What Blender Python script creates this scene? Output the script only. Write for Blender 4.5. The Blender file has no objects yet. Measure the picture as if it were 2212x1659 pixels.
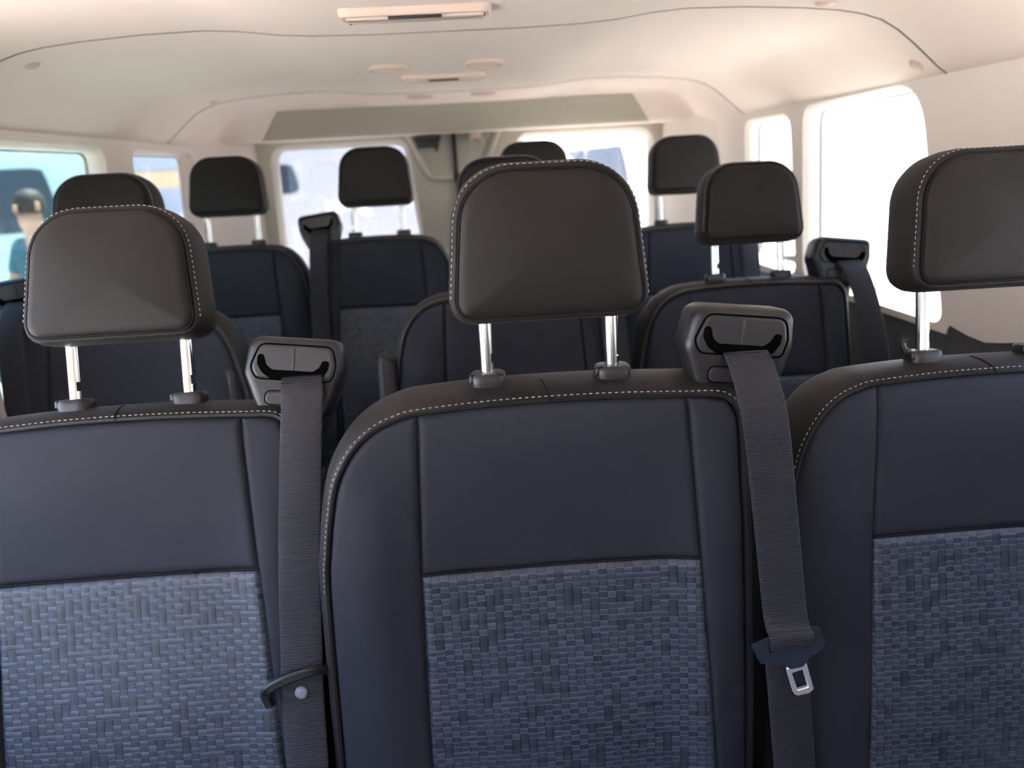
import bpy, bmesh, math, random
from mathutils import Vector, Matrix
random.seed(7)
sc = bpy.context.scene
COL = sc.collection
R = math.radians

# ------------------------------------------------------------------ camera
PITCH, YAW, ROLL, FPX = R(15.4), R(2.3), R(3.1), 1700.0
cam = bpy.data.cameras.new('camera')
cam.sensor_fit = 'HORIZONTAL'; cam.sensor_width = 36.0
cam.lens = 36.0 * FPX / 2212.0
cam.clip_start = 0.02; cam.clip_end = 300
cam.dof.use_dof = True; cam.dof.focus_distance = 0.86; cam.dof.aperture_fstop = 4.5
cam_ob = bpy.data.objects.new('camera', cam); COL.objects.link(cam_ob)
fw = Vector((math.sin(YAW)*math.cos(PITCH), math.cos(YAW)*math.cos(PITCH), -math.sin(PITCH)))
r0 = Vector((math.cos(YAW), -math.sin(YAW), 0)); u0 = r0.cross(fw)
rr = r0*math.cos(ROLL) - u0*math.sin(ROLL); uu = u0*math.cos(ROLL) + r0*math.sin(ROLL)
m = Matrix((rr, uu, -fw)).transposed().to_4x4(); m.translation = Vector((0, 0, 1.22))
cam_ob.matrix_world = m
sc.camera = cam_ob

# ------------------------------------------------------------------ world, sun, exposure
sc.view_settings.view_transform = 'Standard'; sc.view_settings.look = 'None'
sc.view_settings.gamma = 1.0; sc.view_settings.use_curve_mapping = False
sc.view_settings.exposure = 2.6
w = bpy.data.worlds.new('sky'); sc.world = w; w.use_nodes = True
nt = w.node_tree; nt.nodes.clear()
tc = nt.nodes.new('ShaderNodeTexCoord'); sx = nt.nodes.new('ShaderNodeSeparateXYZ')
rp = nt.nodes.new('ShaderNodeValToRGB'); bg = nt.nodes.new('ShaderNodeBackground'); wo = nt.nodes.new('ShaderNodeOutputWorld')
nt.links.new(tc.outputs['Generated'], sx.inputs[0]); nt.links.new(sx.outputs['Z'], rp.inputs[0])
nt.links.new(rp.outputs[0], bg.inputs[0]); nt.links.new(bg.outputs[0], wo.inputs[0])
rp.color_ramp.elements[0].position = 0.0; rp.color_ramp.elements[0].color = (0.86, 0.92, 1.0, 1)
rp.color_ramp.elements[1].position = 0.5; rp.color_ramp.elements[1].color = (0.36, 0.58, 1.0, 1)
bg.inputs[1].default_value = 1.7
sun = bpy.data.lights.new('sun', 'SUN'); sun.energy = 20.0; sun.angle = R(1.0); sun.color = (1.0, 0.94, 0.88)
sun_ob = bpy.data.objects.new('sun', sun); COL.objects.link(sun_ob)
sun_ob.rotation_euler = (R(-14), R(12), 0)

# ------------------------------------------------------------------ materials
def mat(name, col, rough=0.5, metal=0.0, spec=0.5, bump=None, noise=None, sheen=0.0, coat=0.0):
    m = bpy.data.materials.new(name); m.use_nodes = True
    n = m.node_tree; b = n.nodes['Principled BSDF']
    b.inputs['Base Color'].default_value = (*col, 1); b.inputs['Roughness'].default_value = rough
    b.inputs['Metallic'].default_value = metal; b.inputs['Specular IOR Level'].default_value = spec
    b.inputs['Sheen Weight'].default_value = sheen; b.inputs['Coat Weight'].default_value = coat
    t = n.nodes.new('ShaderNodeTexCoord')
    if noise:      # (scale, amount): mottled base colour
        q = n.nodes.new('ShaderNodeTexNoise'); q.inputs['Scale'].default_value = noise[0]; q.inputs['Detail'].default_value = 4
        n.links.new(t.outputs['Object'], q.inputs['Vector'])
        r = n.nodes.new('ShaderNodeValToRGB')
        r.color_ramp.elements[0].position = .3; r.color_ramp.elements[1].position = .7
        r.color_ramp.elements[0].color = (*[c*(1-noise[1]) for c in col], 1)
        r.color_ramp.elements[1].color = (*[min(1, c*(1+noise[1])) for c in col], 1)
        n.links.new(q.outputs['Fac'], r.inputs[0]); n.links.new(r.outputs[0], b.inputs['Base Color'])
    if bump:       # (scale, strength, distance)
        q = n.nodes.new('ShaderNodeTexNoise'); q.inputs['Scale'].default_value = bump[0]; q.inputs['Detail'].default_value = 3
        n.links.new(t.outputs['Object'], q.inputs['Vector'])
        p = n.nodes.new('ShaderNodeBump'); p.inputs['Strength'].default_value = bump[1]; p.inputs['Distance'].default_value = bump[2]
        n.links.new(q.outputs['Fac'], p.inputs['Height']); n.links.new(p.outputs[0], b.inputs['Normal'])
    return m

def node_math(n, op, a, b=None, c=None):
    q = n.nodes.new('ShaderNodeMath'); q.operation = op
    for i, v in enumerate((a, b, c)):
        if v is None: continue
        if isinstance(v, (int, float)): q.inputs[i].default_value = v
        else: n.links.new(v, q.inputs[i])
    return q.outputs[0]

def weave_mat(name, base, light, cw=0.0094, ch=0.0066):
    """basket weave cloth: horizontal ribbons passing over and under vertical ones"""
    m = bpy.data.materials.new(name); m.use_nodes = True
    n = m.node_tree; b = n.nodes['Principled BSDF']; M = lambda *a: node_math(n, *a)
    t = n.nodes.new('ShaderNodeTexCoord'); s = n.nodes.new('ShaderNodeSeparateXYZ'); n.links.new(t.outputs['Object'], s.inputs[0])
    u = M('DIVIDE', s.outputs['X'], cw); v = M('DIVIDE', s.outputs['Z'], ch)
    fu, fv = M('FRACT', u), M('FRACT', v); iu, iv = M('FLOOR', u), M('FLOOR', v)
    cv = n.nodes.new('ShaderNodeCombineXYZ'); n.links.new(iu, cv.inputs[0]); n.links.new(iv, cv.inputs[1])
    wn = n.nodes.new('ShaderNodeTexWhiteNoise'); wn.noise_dimensions = '2D'; n.links.new(cv.outputs[0], wn.inputs['Vector'])
    # irregular basket order: two up, one under, shifted by row
    par = M('MODULO', M('ADD', M('ADD', iu, M('MULTIPLY', iv, 1.0)), 4000.0), 2.0)
    par3 = M('LESS_THAN', wn.outputs['Value'], 0.12)
    over = M('ABSOLUTE', M('SUBTRACT', M('GREATER_THAN', par, .5), par3))
    eu = M('SUBTRACT', 1.0, M('MULTIPLY', M('ABSOLUTE', M('SUBTRACT', fu, .5)), 2.0))   # 0 at cell edge
    ev = M('SUBTRACT', 1.0, M('MULTIPLY', M('ABSOLUTE', M('SUBTRACT', fv, .5)), 2.0))
    edge_u = M('LESS_THAN', eu, .22); edge_v = M('LESS_THAN', ev, .30)
    # horizontal ribbon cell: bright with brighter rims; vertical ribbon cell: darker with black gaps at its sides
    hval = M('ADD', .42, M('MULTIPLY', edge_v, .75))
    vval = M('MULTIPLY', .30, M('SUBTRACT', 1.0, M('MULTIPLY', edge_u, .9)))
    val = M('ADD', M('MULTIPLY', over, hval), M('MULTIPLY', M('SUBTRACT', 1.0, over), vval))
    val = M('MULTIPLY', val, M('ADD', .65, M('MULTIPLY', wn.outputs['Value'], .7)))
    mx = n.nodes.new('ShaderNodeMix'); mx.data_type = 'RGBA'
    mx.inputs[6].default_value = (*base, 1); mx.inputs[7].default_value = (*light, 1)
    n.links.new(val, mx.inputs[0]); n.links.new(mx.outputs[2], b.inputs['Base Color'])
    h = M('ADD', M('MULTIPLY', over, M('POWER', ev, .5)), M('MULTIPLY', M('SUBTRACT', 1.0, over), M('POWER', eu, .5)))
    p = n.nodes.new('ShaderNodeBump'); p.inputs['Strength'].default_value = .6; p.inputs['Distance'].default_value = .0007
    n.links.new(h, p.inputs['Height']); n.links.new(p.outputs[0], b.inputs['Normal'])
    b.inputs['Roughness'].default_value = .5; b.inputs['Specular IOR Level'].default_value = .6
    b.inputs['Sheen Weight'].default_value = .03
    return m

def cloth_mat(name, col, scale=900.0, strength=.25, rough=.62, spec=.45, axis=None, sheen=.1):
    """fine threads: two crossed wave textures as bump"""
    m = bpy.data.materials.new(name); m.use_nodes = True
    n = m.node_tree; b = n.nodes['Principled BSDF']
    t = n.nodes.new('ShaderNodeTexCoord')
    hs = []
    for ax in (axis or ('X', 'Z')):
        q = n.nodes.new('ShaderNodeTexWave'); q.bands_direction = ax; q.inputs['Scale'].default_value = scale
        q.inputs['Distortion'].default_value = .6; q.inputs['Detail'].default_value = 1
        n.links.new(t.outputs['Object'], q.inputs['Vector']); hs.append(q.outputs['Fac'])
    h = hs[0] if len(hs) == 1 else node_math(n, 'MULTIPLY', hs[0], hs[1])
    p = n.nodes.new('ShaderNodeBump'); p.inputs['Strength'].default_value = strength; p.inputs['Distance'].default_value = .0004
    n.links.new(h, p.inputs['Height']); n.links.new(p.outputs[0], b.inputs['Normal'])
    q = n.nodes.new('ShaderNodeTexNoise'); q.inputs['Scale'].default_value = 6; q.inputs['Detail'].default_value = 3
    n.links.new(t.outputs['Object'], q.inputs['Vector'])
    r = n.nodes.new('ShaderNodeValToRGB'); r.color_ramp.elements[0].position = .3; r.color_ramp.elements[1].position = .7
    r.color_ramp.elements[0].color = (*[c*.9 for c in col], 1); r.color_ramp.elements[1].color = (*[c*1.12 for c in col], 1)
    n.links.new(q.outputs['Fac'], r.inputs[0]); n.links.new(r.outputs[0], b.inputs['Base Color'])
    b.inputs['Roughness'].default_value = rough; b.inputs['Specular IOR Level'].default_value = spec
    b.inputs['Sheen Weight'].default_value = sheen
    return m

def glass_mat(name, tint, gloss=.08):
    m = bpy.data.materials.new(name); m.use_nodes = True; n = m.node_tree; n.nodes.clear()
    o = n.nodes.new('ShaderNodeOutputMaterial'); mx = n.nodes.new('ShaderNodeMixShader')
    tr = n.nodes.new('ShaderNodeBsdfTransparent'); tr.inputs[0].default_value = (*tint, 1)
    gl = n.nodes.new('ShaderNodeBsdfGlossy'); gl.inputs['Roughness'].default_value = .02
    mx.inputs[0].default_value = gloss
    n.links.new(tr.outputs[0], mx.inputs[1]); n.links.new(gl.outputs[0], mx.inputs[2]); n.links.new(mx.outputs[0], o.inputs[0])
    return m

LEA = cloth_mat('smooth_dark_upholstery', (.0172, .0188, .027), 700, .25, .62, .2, sheen=.0)
LEAP = cloth_mat('head_restraint_cover', (.0105, .0084, .0074), 800, .15, .6, .25, sheen=.02)
BAND = cloth_mat('dark_edge_upholstery', (.011, .009, .0095), 800, .15, .52, .3, sheen=.02)
WEAVE = weave_mat('woven_insert_cloth', (.005, .0065, .011), (.068, .086, .130))
BACKM = mat('seat_back_shell', (.03, .03, .034), .55)
PIPE = mat('black_seam', (.006, .006, .007), .7, spec=.2)
THREAD = mat('pale_thread', (.36, .31, .31), .6)
PLAS = mat('black_plastic', (.012, .0115, .013), .36, spec=.45, bump=(1500, .12, .0003))
PLASG = mat('satin_plastic', (.020, .019, .022), .38, spec=.45)
DARK = mat('slot_black', (.002, .002, .002), .9, spec=0)
CHROME = mat('brushed_chrome', (.82, .82, .8), .16, metal=1.0)
STEEL = mat('polished_steel', (.92, .9, .95), .42, metal=.85)
BELT = cloth_mat('belt_webbing', (.0135, .0145, .022), 170, .9, .5, .4, axis=('Z',), sheen=.03)
HEADL = mat('headliner_cloth', (.83, .715, .63), .9, spec=.1, bump=(400, .15, .0006), noise=(2.5, .03))
PILL = mat('pillar_trim', (.72, .645, .58), .6, spec=.3, bump=(300, .08, .0005))
HEADSHADE = mat('header_shade_olive', (.42, .385, .31), .8, spec=.2)
DOORM = mat('rear_door_trim', (.52, .50, .43), .55, spec=.3)
LOWER = mat('dark_lower_trim', (.06, .063, .065), .6, spec=.3, bump=(300, .1, .0005))
GASK = mat('grey_window_gasket', (.25, .26, .26), .6)
RUBBER = mat('black_rubber', (.012, .012, .013), .6)
LAMP = mat('lamp_lens', (.62, .50, .42), .4, spec=.5)
VENT = mat('vent_plastic', (.60, .47, .38), .5)
FLOORM = mat('rubber_floor', (.05, .05, .052), .7, noise=(30, .15), bump=(200, .2, .001))
LEG = mat('grey_metal_frame', (.08, .08, .085), .45, metal=.6)
GL_L = glass_mat('tinted_glass', (.40, .46, .45))
GL_Q = glass_mat('quarter_glass', (.36, .38, .39))
GL_B = glass_mat('rear_glass', (.36, .36, .375))
GL_C = glass_mat('clear_rear_glass', (.62, .62, .62))
GL_R = glass_mat('clear_glass', (.62, .64, .64))
YEL = mat('yellow_glare_fringe', (.85, .55, .05), .5)

# ------------------------------------------------------------------ mesh helpers
class MB:
    def __init__(s): s.v = []; s.f = []
    def grid(s, rows, close_u=False, close_v=False):
        """rows: list of lists of points"""
        b = len(s.v); nr, nc = len(rows), len(rows[0])
        for r in rows: s.v += [tuple(p) for p in r]
        for i in range(nr if close_v else nr-1):
            for j in range(nc if close_u else nc-1):
                i2, j2 = (i+1) % nr, (j+1) % nc
                s.f.append((b+i*nc+j, b+i*nc+j2, b+i2*nc+j2, b+i2*nc+j))
        return s
    def tube(s, path, r, n=8, cap=True, ry=None):
        P = [Vector(p) for p in path]; rows = []
        up = Vector((0, 0, 1)); prev = None
        for i, p in enumerate(P):
            t = (P[min(i+1, len(P)-1)] - P[max(i-1, 0)]).normalized()
            if prev is None:
                a = t.cross(up)
                if a.length < 1e-3: a = t.cross(Vector((0, 1, 0)))
                a.normalize()
            else:
                a = (prev - t*prev.dot(t)).normalized()
            prev = a; c = t.cross(a)
            rad = r[i] if isinstance(r, (list, tuple)) else r
            rows.append([p + a*math.cos(2*math.pi*k/n)*rad + c*math.sin(2*math.pi*k/n)*(ry or rad) for k in range(n)])
        b = len(s.v); s.grid(rows, close_u=True)
        if cap:
            s.f.append(tuple(b+k for k in reversed(range(n))))
            e = b + (len(P)-1)*n; s.f.append(tuple(e+k for k in range(n)))
        return s
    def lathe(s, prof, centre=(0, 0, 0), n=24, sx=1, sy=1, axis='Z'):
        rows = []
        for (r, h) in prof:
            row = []
            for k in range(n):
                a = 2*math.pi*k/n; x, y, z = math.cos(a)*r*sx, math.sin(a)*r*sy, h
                if axis == 'Y': x, y, z = x, -z, y
                if axis == 'X': x, y, z = z, x, y
                row.append((centre[0]+x, centre[1]+y, centre[2]+z))
            rows.append(row)
        b = len(s.v); s.grid(rows, close_u=True)
        s.f.append(tuple(b+k for k in reversed(range(n)))); e = b+(len(prof)-1)*n; s.f.append(tuple(e+k for k in range(n)))
        return s
    def loft_outline(s, outline, rings, fill_front=True, fill_back=True, plane='XZ', fn=None):
        """closed outline (2D) ; rings = [(offset outward, depth)]; depth along +Y for XZ"""
        rows = []
        for (o, d) in rings:
            pts = offset_loop(outline, o)
            rows.append([(p[0], d + (fn(p) if fn else 0), p[1]) for p in pts])
        if fill_front:   # concentric fill toward the centroid
            cx = sum(p[0] for p in rows[0])/len(rows[0]); cy = sum(p[1] for p in rows[0])/len(rows[0]); cz = sum(p[2] for p in rows[0])/len(rows[0])
            f0 = fill_front if isinstance(fill_front, (int, float)) and not isinstance(fill_front, bool) else 0.0
            pre = []
            for sc_ in (.0, .15, .3, .45, .6, .72, .82, .9, .96):
                bul = -f0*(1-sc_**2.2)
                pre.append([(cx+(p[0]-cx)*sc_, cy+(p[1]-cy)*sc_+bul, cz+(p[2]-cz)*sc_) for p in rows[0]])
            rows = pre + rows
        if fill_back:
            cx = sum(p[0] for p in rows[-1])/len(rows[-1]); cz = sum(p[2] for p in rows[-1])/len(rows[-1])
            for sc_ in (.8, .4, 0.0):
                rows.append([(cx+(p[0]-cx)*sc_, p[1], cz+(p[2]-cz)*sc_) for p in (rows[-1] if sc_ == .8 else base_)])
                if sc_ == .8: base_ = [((p[0]-cx)/.8+cx, p[1], (p[2]-cz)/.8+cz) for p in rows[-1]]
        s.grid(rows, close_u=True)
        return s
    def box(s, c, d, bev=0.0, rot=None):
        bm = bmesh.new(); bmesh.ops.create_cube(bm, size=1.0)
        bmesh.ops.scale(bm, vec=d, verts=bm.verts)
        if bev: bmesh.ops.bevel(bm, geom=list(bm.edges), offset=bev, segments=3, affect='EDGES', profile=.5)
        if rot: bmesh.ops.rotate(bm, matrix=rot, verts=bm.verts)
        bmesh.ops.translate(bm, vec=c, verts=bm.verts); s.add_bm(bm); return s
    def add_bm(s, bm):
        b = len(s.v); bm.verts.ensure_lookup_table(); bm.verts.index_update()
        s.v += [tuple(v.co) for v in bm.verts]; s.f += [tuple(b+v.index for v in f.verts) for f in bm.faces]; bm.free()
    def mirror_x(s):
        s.v = [(-a, b, c) for a, b, c in s.v]; return s
    def xf(s, M4):
        s.v = [tuple(M4 @ Vector(p)) for p in s.v]; return s
    def mesh(s, name, m, smooth=True, angle=None):
        me = bpy.data.meshes.new(name); bm = bmesh.new()
        vs = [bm.verts.new(p) for p in s.v]
        for f in s.f:
            try: bm.faces.new([vs[i] for i in f])
            except ValueError: pass
        bmesh.ops.remove_doubles(bm, verts=bm.verts, dist=1e-6)
        bmesh.ops.recalc_face_normals(bm, faces=bm.faces)
        bm.to_mesh(me); bm.free()
        for mm in (m if isinstance(m, (list, tuple)) else [m]): me.materials.append(mm)
        if smooth:
            me.polygons.foreach_set('use_smooth', [True]*len(me.polygons))
            me.set_sharp_from_angle(angle=R(angle or 40))
        return me
    def build(s, name, m, parent=None, smooth=True, angle=None):
        o = bpy.data.objects.new(name, s.mesh(name, m, smooth, angle)); COL.objects.link(o)
        if parent: o.parent = parent
        return o

def offset_loop(pts, o, closed=True):
    if abs(o) < 1e-9: return list(pts)
    n = len(pts); out = []
    area = sum(pts[i][0]*pts[(i+1) % n][1]-pts[(i+1) % n][0]*pts[i][1] for i in range(n))
    sg = 1 if area > 0 else -1
    for i in range(n):
        if closed: a, b = pts[i-1], pts[(i+1) % n]
        else: a, b = pts[max(0, i-1)], pts[min(n-1, i+1)]
        tx, tz = b[0]-a[0], b[1]-a[1]; L = math.hypot(tx, tz) or 1
        out.append((pts[i][0]+sg*tz/L*o, pts[i][1]-sg*tx/L*o))
    return out

def round_poly(corners, radii, seg=8):
    """counter-clockwise polygon with rounded corners"""
    n = len(corners); out = []
    for i in range(n):
        p = Vector(corners[i]); a = Vector(corners[i-1]); b = Vector(corners[(i+1) % n]); r = radii[i] if isinstance(radii, (list, tuple)) else radii
        da, db = (a-p).normalized(), (b-p).normalized(); ang = da.angle(db); t = min(r/math.tan(ang/2), (a-p).length*.49, (b-p).length*.49)
        p0, p1 = p+da*t, p+db*t
        for k in range(seg+1):
            u = k/seg; out.append(tuple((p0*(1-u)**2 + p*2*u*(1-u)*1.0 + p1*u*u)))
    return out

def resample(pts, n, closed=True):
    P = [Vector(p) for p in pts]
    if closed: P.append(P[0])
    L = [0]
    for i in range(1, len(P)): L.append(L[-1]+(P[i]-P[i-1]).length)
    out = []; j = 0; cnt = n if closed else n-1
    for k in range(n):
        d = L[-1]*k/cnt
        while j < len(L)-2 and L[j+1] < d: j += 1
        seg = L[j+1]-L[j] or 1; out.append(tuple(P[j].lerp(P[j+1], min(1, max(0, (d-L[j])/seg)))))
    return out

def smooth_path(ctrl, n=60):
    """catmull-rom through control points"""
    C = [Vector(c) for c in ctrl]; C = [C[0]*2-C[1]] + C + [C[-1]*2-C[-2]]; out = []
    m_ = len(C)-3
    for k in range(n+1):
        t = k/n*m_; i = min(int(t), m_-1); u = t-i; a, b, c, d = C[i:i+4]
        out.append(tuple(.5*((2*b)+(c-a)*u+(2*a-5*b+4*c-d)*u*u+(3*b-3*c+d-a)*u**3)))
    return out

def empty(name, loc=(0, 0, 0), label=None, cat=None, group=None, rz=0):
    o = bpy.data.objects.new(name, None); COL.objects.link(o); o.location = loc; o.rotation_euler = (0, 0, rz)
    o.empty_display_size = .05
    tag(o, label, cat, group); return o
def tag(o, label=None, cat=None, group=None, kind=None):
    if label: o['label'] = label
    if cat: o['category'] = cat
    if group: o['group'] = group
    if kind: o['kind'] = kind
    return o
def structure(o, label=None):
    o['kind'] = 'structure'
    if label: o['label'] = label
    return o

# ------------------------------------------------------------------ van shell
XC = -0.016
SIDE = 0.878
def wall_x(z): return SIDE - 0.02*max(0, (z-.9))/.43

def plate(name, outer, holes, fn, m, thick=None, jamb=None, parent=None):
    """flat panel with rounded holes; fn(u, v, depth)->xyz, jamb = rings [(offset into hole, depth)]"""
    bm = bmesh.new(); eds = []
    def loop(pts):
        vs = [bm.verts.new(fn(p[0], p[1], 0)) for p in pts]
        for i in range(len(vs)): eds.append(bm.edges.new((vs[i], vs[(i+1) % len(vs)])))
    loop(outer)
    for h in holes: loop(h)
    bmesh.ops.triangle_fill(bm, use_beauty=True, edges=eds)
    mb = MB(); mb.add_bm(bm)
    for h in holes:
        rows = [[fn(p[0], p[1], 0) for p in h]]
        for (o, d) in (jamb or [(0.0, .03)]):
            rows.append([fn(p[0], p[1], d) for p in offset_loop(h, -o)])
        mb.grid(rows, close_u=True)
    rows = [[fn(p[0], p[1], d) for p in outer] for d in (0, thick or .03)]
    mb.grid(rows, close_u=True)
    return mb.build(name, m, parent, angle=35)

def rect(u0, v0, u1, v1, r=.05, seg=8): return round_poly([(u0, v0), (u1, v0), (u1, v1), (u0, v1)], r, seg)

JAMB = [(.002, .004), (.006, .009), (.010, .017), (.012, .03), (.013, .048)]
def side_fn(s): return lambda u, v, d: (XC + s*(wall_x(v) + d), u, v)

WIN_R = [rect(.15, .94, 1.12, 1.315, .06), 
         round_poly([(1.395, .895), (2.03, .895), (2.03, 1.327), (1.50, 1.335)], [.03, .05, .05, .12], 10),
         round_poly([(2.075, .90), (2.46, .90), (2.46, 1.318), (2.11, 1.318)], [.04, .06, .05, .06], 10)]
WIN_L = [round_poly([(1.46, .80), (2.04, .80), (2.04, 1.318), (1.46, 1.318)], [.03, .05, .05, .05], 10),
         round_poly([(2.20, .86), (2.68, .86), (2.68, 1.318), (2.20, 1.318)], [.05, .06, .05, .05], 10)]
def pane(name, hole, fn, m, d, kids=True):
    mb = MB(); pts = offset_loop(hole, .004)
    bm = bmesh.new(); vs = [bm.verts.new(fn(p[0], p[1], d)) for p in pts]; bm.faces.new(vs)
    r = bmesh.ops.extrude_face_region(bm, geom=list(bm.faces))
    nv = [g for g in r['geom'] if isinstance(g, bmesh.types.BMVert)]
    a = Vector(fn(pts[0][0], pts[0][1], d+.004)) - Vector(fn(pts[0][0], pts[0][1], d))
    bmesh.ops.translate(bm, vec=a, verts=nv)
    mb.add_bm(bm); o = structure(mb.build(name, m, None, smooth=False))
    g = MB(); rows = [[fn(p[0], p[1], dd) for p in offset_loop(hole, oo)] for oo, dd in ((-.016, d-.001), (-.014, d-.005), (-.008, d-.005), (-.004, d), (-.016, d-.001))]
    g.grid(rows, close_u=True); q = g.build('gasket', GASK, o)
    return o

# right wall : upper trim with windows, lower trim dark
fR, fL = side_fn(1), side_fn(-1)
upR = plate('wall_right', [(-1.6, .925), (1.10, .918), (1.175, .910), (1.22, .899), (1.27, .889), (1.32, .891), (1.375, .899), (1.385, .880), (2.5, .880), (3.04, .885), (3.04, 1.40), (-1.6, 1.40)], WIN_R, fR, PILL, jamb=JAMB)
structure(upR)
loR = MB(); 
loR.grid([[(XC+wall_x(.5)+dx, y, z) for y in (-1.6, 0, 1, 2, 3.04)] for dx, z in ((.0, -.02), (-.03, .1), (-.03, .6), (-.012, .80), (.0, .86), (.02, .89), (.09, .90))])
loR.grid([[(XC+SIDE+dx, y, z) for y in (-1.6, 0, 1, 1.38)] for dx, z in ((.0, .86), (.004, .93), (.09, .93))])
structure(loR.build('wall_right', LOWER, None))
frame = plate('wall_left', [(1.13, .76), (3.04, .76), (3.04, 1.40), (1.13, 1.40)], WIN_L, fL, PILL, jamb=JAMB); structure(frame)
loL = MB()
loL.grid([[(XC-wall_x(.5)-dx, y, z) for y in (1.08, 1.6, 2.2, 3.04)] for dx, z in ((.0, -.02), (-.03, .1), (-.03, .55), (-.012, .68), (.0, .74), (.02, .77), (.09, .78))])
structure(loL.build('wall_left', LOWER, None))
# left front: pillar, closed sliding door (window enlarged for light), cab door with window
cab = plate('wall_left', [(-1.6, -.02), (1.13, -.02), (1.13, 1.40), (-1.6, 1.40)], [rect(-1.35, .80, -.52, 1.30, .08), rect(-.35, .72, 1.03, 1.315, .06)], fL, PILL, jamb=JAMB); structure(cab)
# windscreen end wall
fF = lambda u, v, d: (u, -1.6-d, v)
WFR = rect(-.80, .80, .78, 1.34, .10)
structure(plate('wall_front', [(-.95, -.02), (.93, -.02), (.93, 1.46), (-.95, 1.46)], [WFR], fF, LOWER))
# panes
pane('window_8', WFR, fF, glass_mat('dimming_windscreen_glass', (.44, .44, .45)), .02)  # unseen pane, added and tinted dark to cut light from the front
pane('window_9', rect(-.35, .72, 1.03, 1.315, .06), fL, glass_mat('door_glass', (.93, .94, .95)), .044)  # unseen door window, enlarged and left clear to light the left seat
pane('window_1', WIN_L[0], fL, GL_L, .044)
pane('window_2', WIN_L[1], fL, GL_Q, .044)
pane('window_3', WIN_R[1], fR, GL_R, .044)
pane('window_4', WIN_R[2], fR, GL_R, .044)
pane('window_5', WIN_R[0], fR, GL_R, .044)
# yellow strip painted for the overexposure fringe along the long right window sill
st = MB(); st.box((XC+SIDE+.052, 1.70, .899), (.006, .60, .006), .001); structure(st.build('trim_2', YEL))

# floor
fl = MB(); fl.box((XC, .72, -.04), (1.80, 4.66, .04)); structure(fl.build('floor', FLOORM, smooth=False))

# ceiling: lateral profile measured between the rails
PROF = [(0, 1.443), (.12, 1.443), (.22, 1.445), (.28, 1.449), (.34, 1.457), (.40, 1.461), (.50, 1.459), (.60, 1.453), (.66, 1.447), (.70, 1.440), (.735, 1.429), (.765, 1.412), (.79, 1.393), (.815, 1.372), (.84, 1.350), (.858, 1.337), (.872, 1.329), (.885, 1.326)]
def prof(x):
    a = abs(x)
    for i in range(len(PROF)-1):
        if a <= PROF[i+1][0]:
            t = (a-PROF[i][0])/(PROF[i+1][0]-PROF[i][0]); return PROF[i][1]*(1-t)+PROF[i+1][1]*t
    return PROF[-1][1]
xs = []
q = -.885
while q < .8851:
    xs.append(round(q, 4)); q += .015
def header(y):
    if y < 2.70: return 9
    pts = [(2.70, 1.475), (2.74, 1.458), (2.78, 1.435), (2.84, 1.385), (2.875, 1.356), (2.90, 1.347), (2.93, 1.345), (2.96, 1.350), (3.06, 1.36)]
    for i in range(len(pts)-1):
        if y <= pts[i+1][0]:
            t = (y-pts[i][0])/(pts[i+1][0]-pts[i][0]); return pts[i][1]*(1-t)+pts[i+1][1]*t
    return pts[-1][1]
def ceil_z(x, y):
    g = 0
    for ys in (1.42, 2.46):
        ysx = ys
        d = abs(y-ysx)
        if d < .0024: g = .008
    z = prof(x); h = header(y)
    # each panel sags a little between its seams
    z -= .006*math.sin(math.pi*max(0, min(1, (y-1.42)/1.04)))*math.exp(-(x/.62)**4) if 1.42 < y < 2.46 else 0
    k = .02; hh = max(0, min(1, .5+.5*(h-z)/k)); zz = h*(1-hh)+z*hh-k*hh*(1-hh) if h < 5 else z
    return zz + g
ys = [-1.6, -1.2, -.8, -.4, 0, .3, .6, .8, 1.0, 1.1, 1.2, 1.3, 1.36, 1.40, 1.41, 1.416, 1.4178, 1.42, 1.4222, 1.424, 1.43, 1.45, 1.5, 1.6, 1.7, 1.8, 1.9, 2.0, 2.1, 2.2, 2.3, 2.4, 2.44, 2.452, 2.456, 2.4578, 2.46, 2.4622, 2.464, 2.47, 2.49, 2.55, 2.6, 2.65, 2.68, 2.70, 2.72, 2.74, 2.76, 2.78, 2.80, 2.82, 2.84, 2.86, 2.875, 2.89, 2.90, 2.915, 2.93, 2.945, 2.96, 3.0, 3.06]
ce = MB(); ce.grid([[(XC+x, y - (.02*max(0, min(1, (abs(x)-.70)/.1)) if y < 2.7 else 0)*0, ceil_z(x, y)) for x in xs] for y in ys])
ce.grid([[(XC+x, y, 1.52) for x in (-.95, .95)] for y in (-1.65, 3.1)])
structure(ce.build('ceiling', HEADL, angle=60))
# dark lines in the headliner seams
for k, yy in ((3, 1.42), (4, 2.46)):
    tb = MB(); tb.tube([(XC+x, yy, prof(x)+.0010) for x in xs], .0022, 6); structure(tb.build('trim_%d' % k, mat('seam_shadow_gap', (.20, .17, .15), .9)))

hs = MB()  # added strip, its olive colour stands for shade on the rear header riser
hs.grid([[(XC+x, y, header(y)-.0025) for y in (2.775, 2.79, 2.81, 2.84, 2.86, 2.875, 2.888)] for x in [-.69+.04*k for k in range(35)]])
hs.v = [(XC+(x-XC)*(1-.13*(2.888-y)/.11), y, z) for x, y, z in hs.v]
structure(hs.build('trim_8', HEADSHADE))
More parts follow.
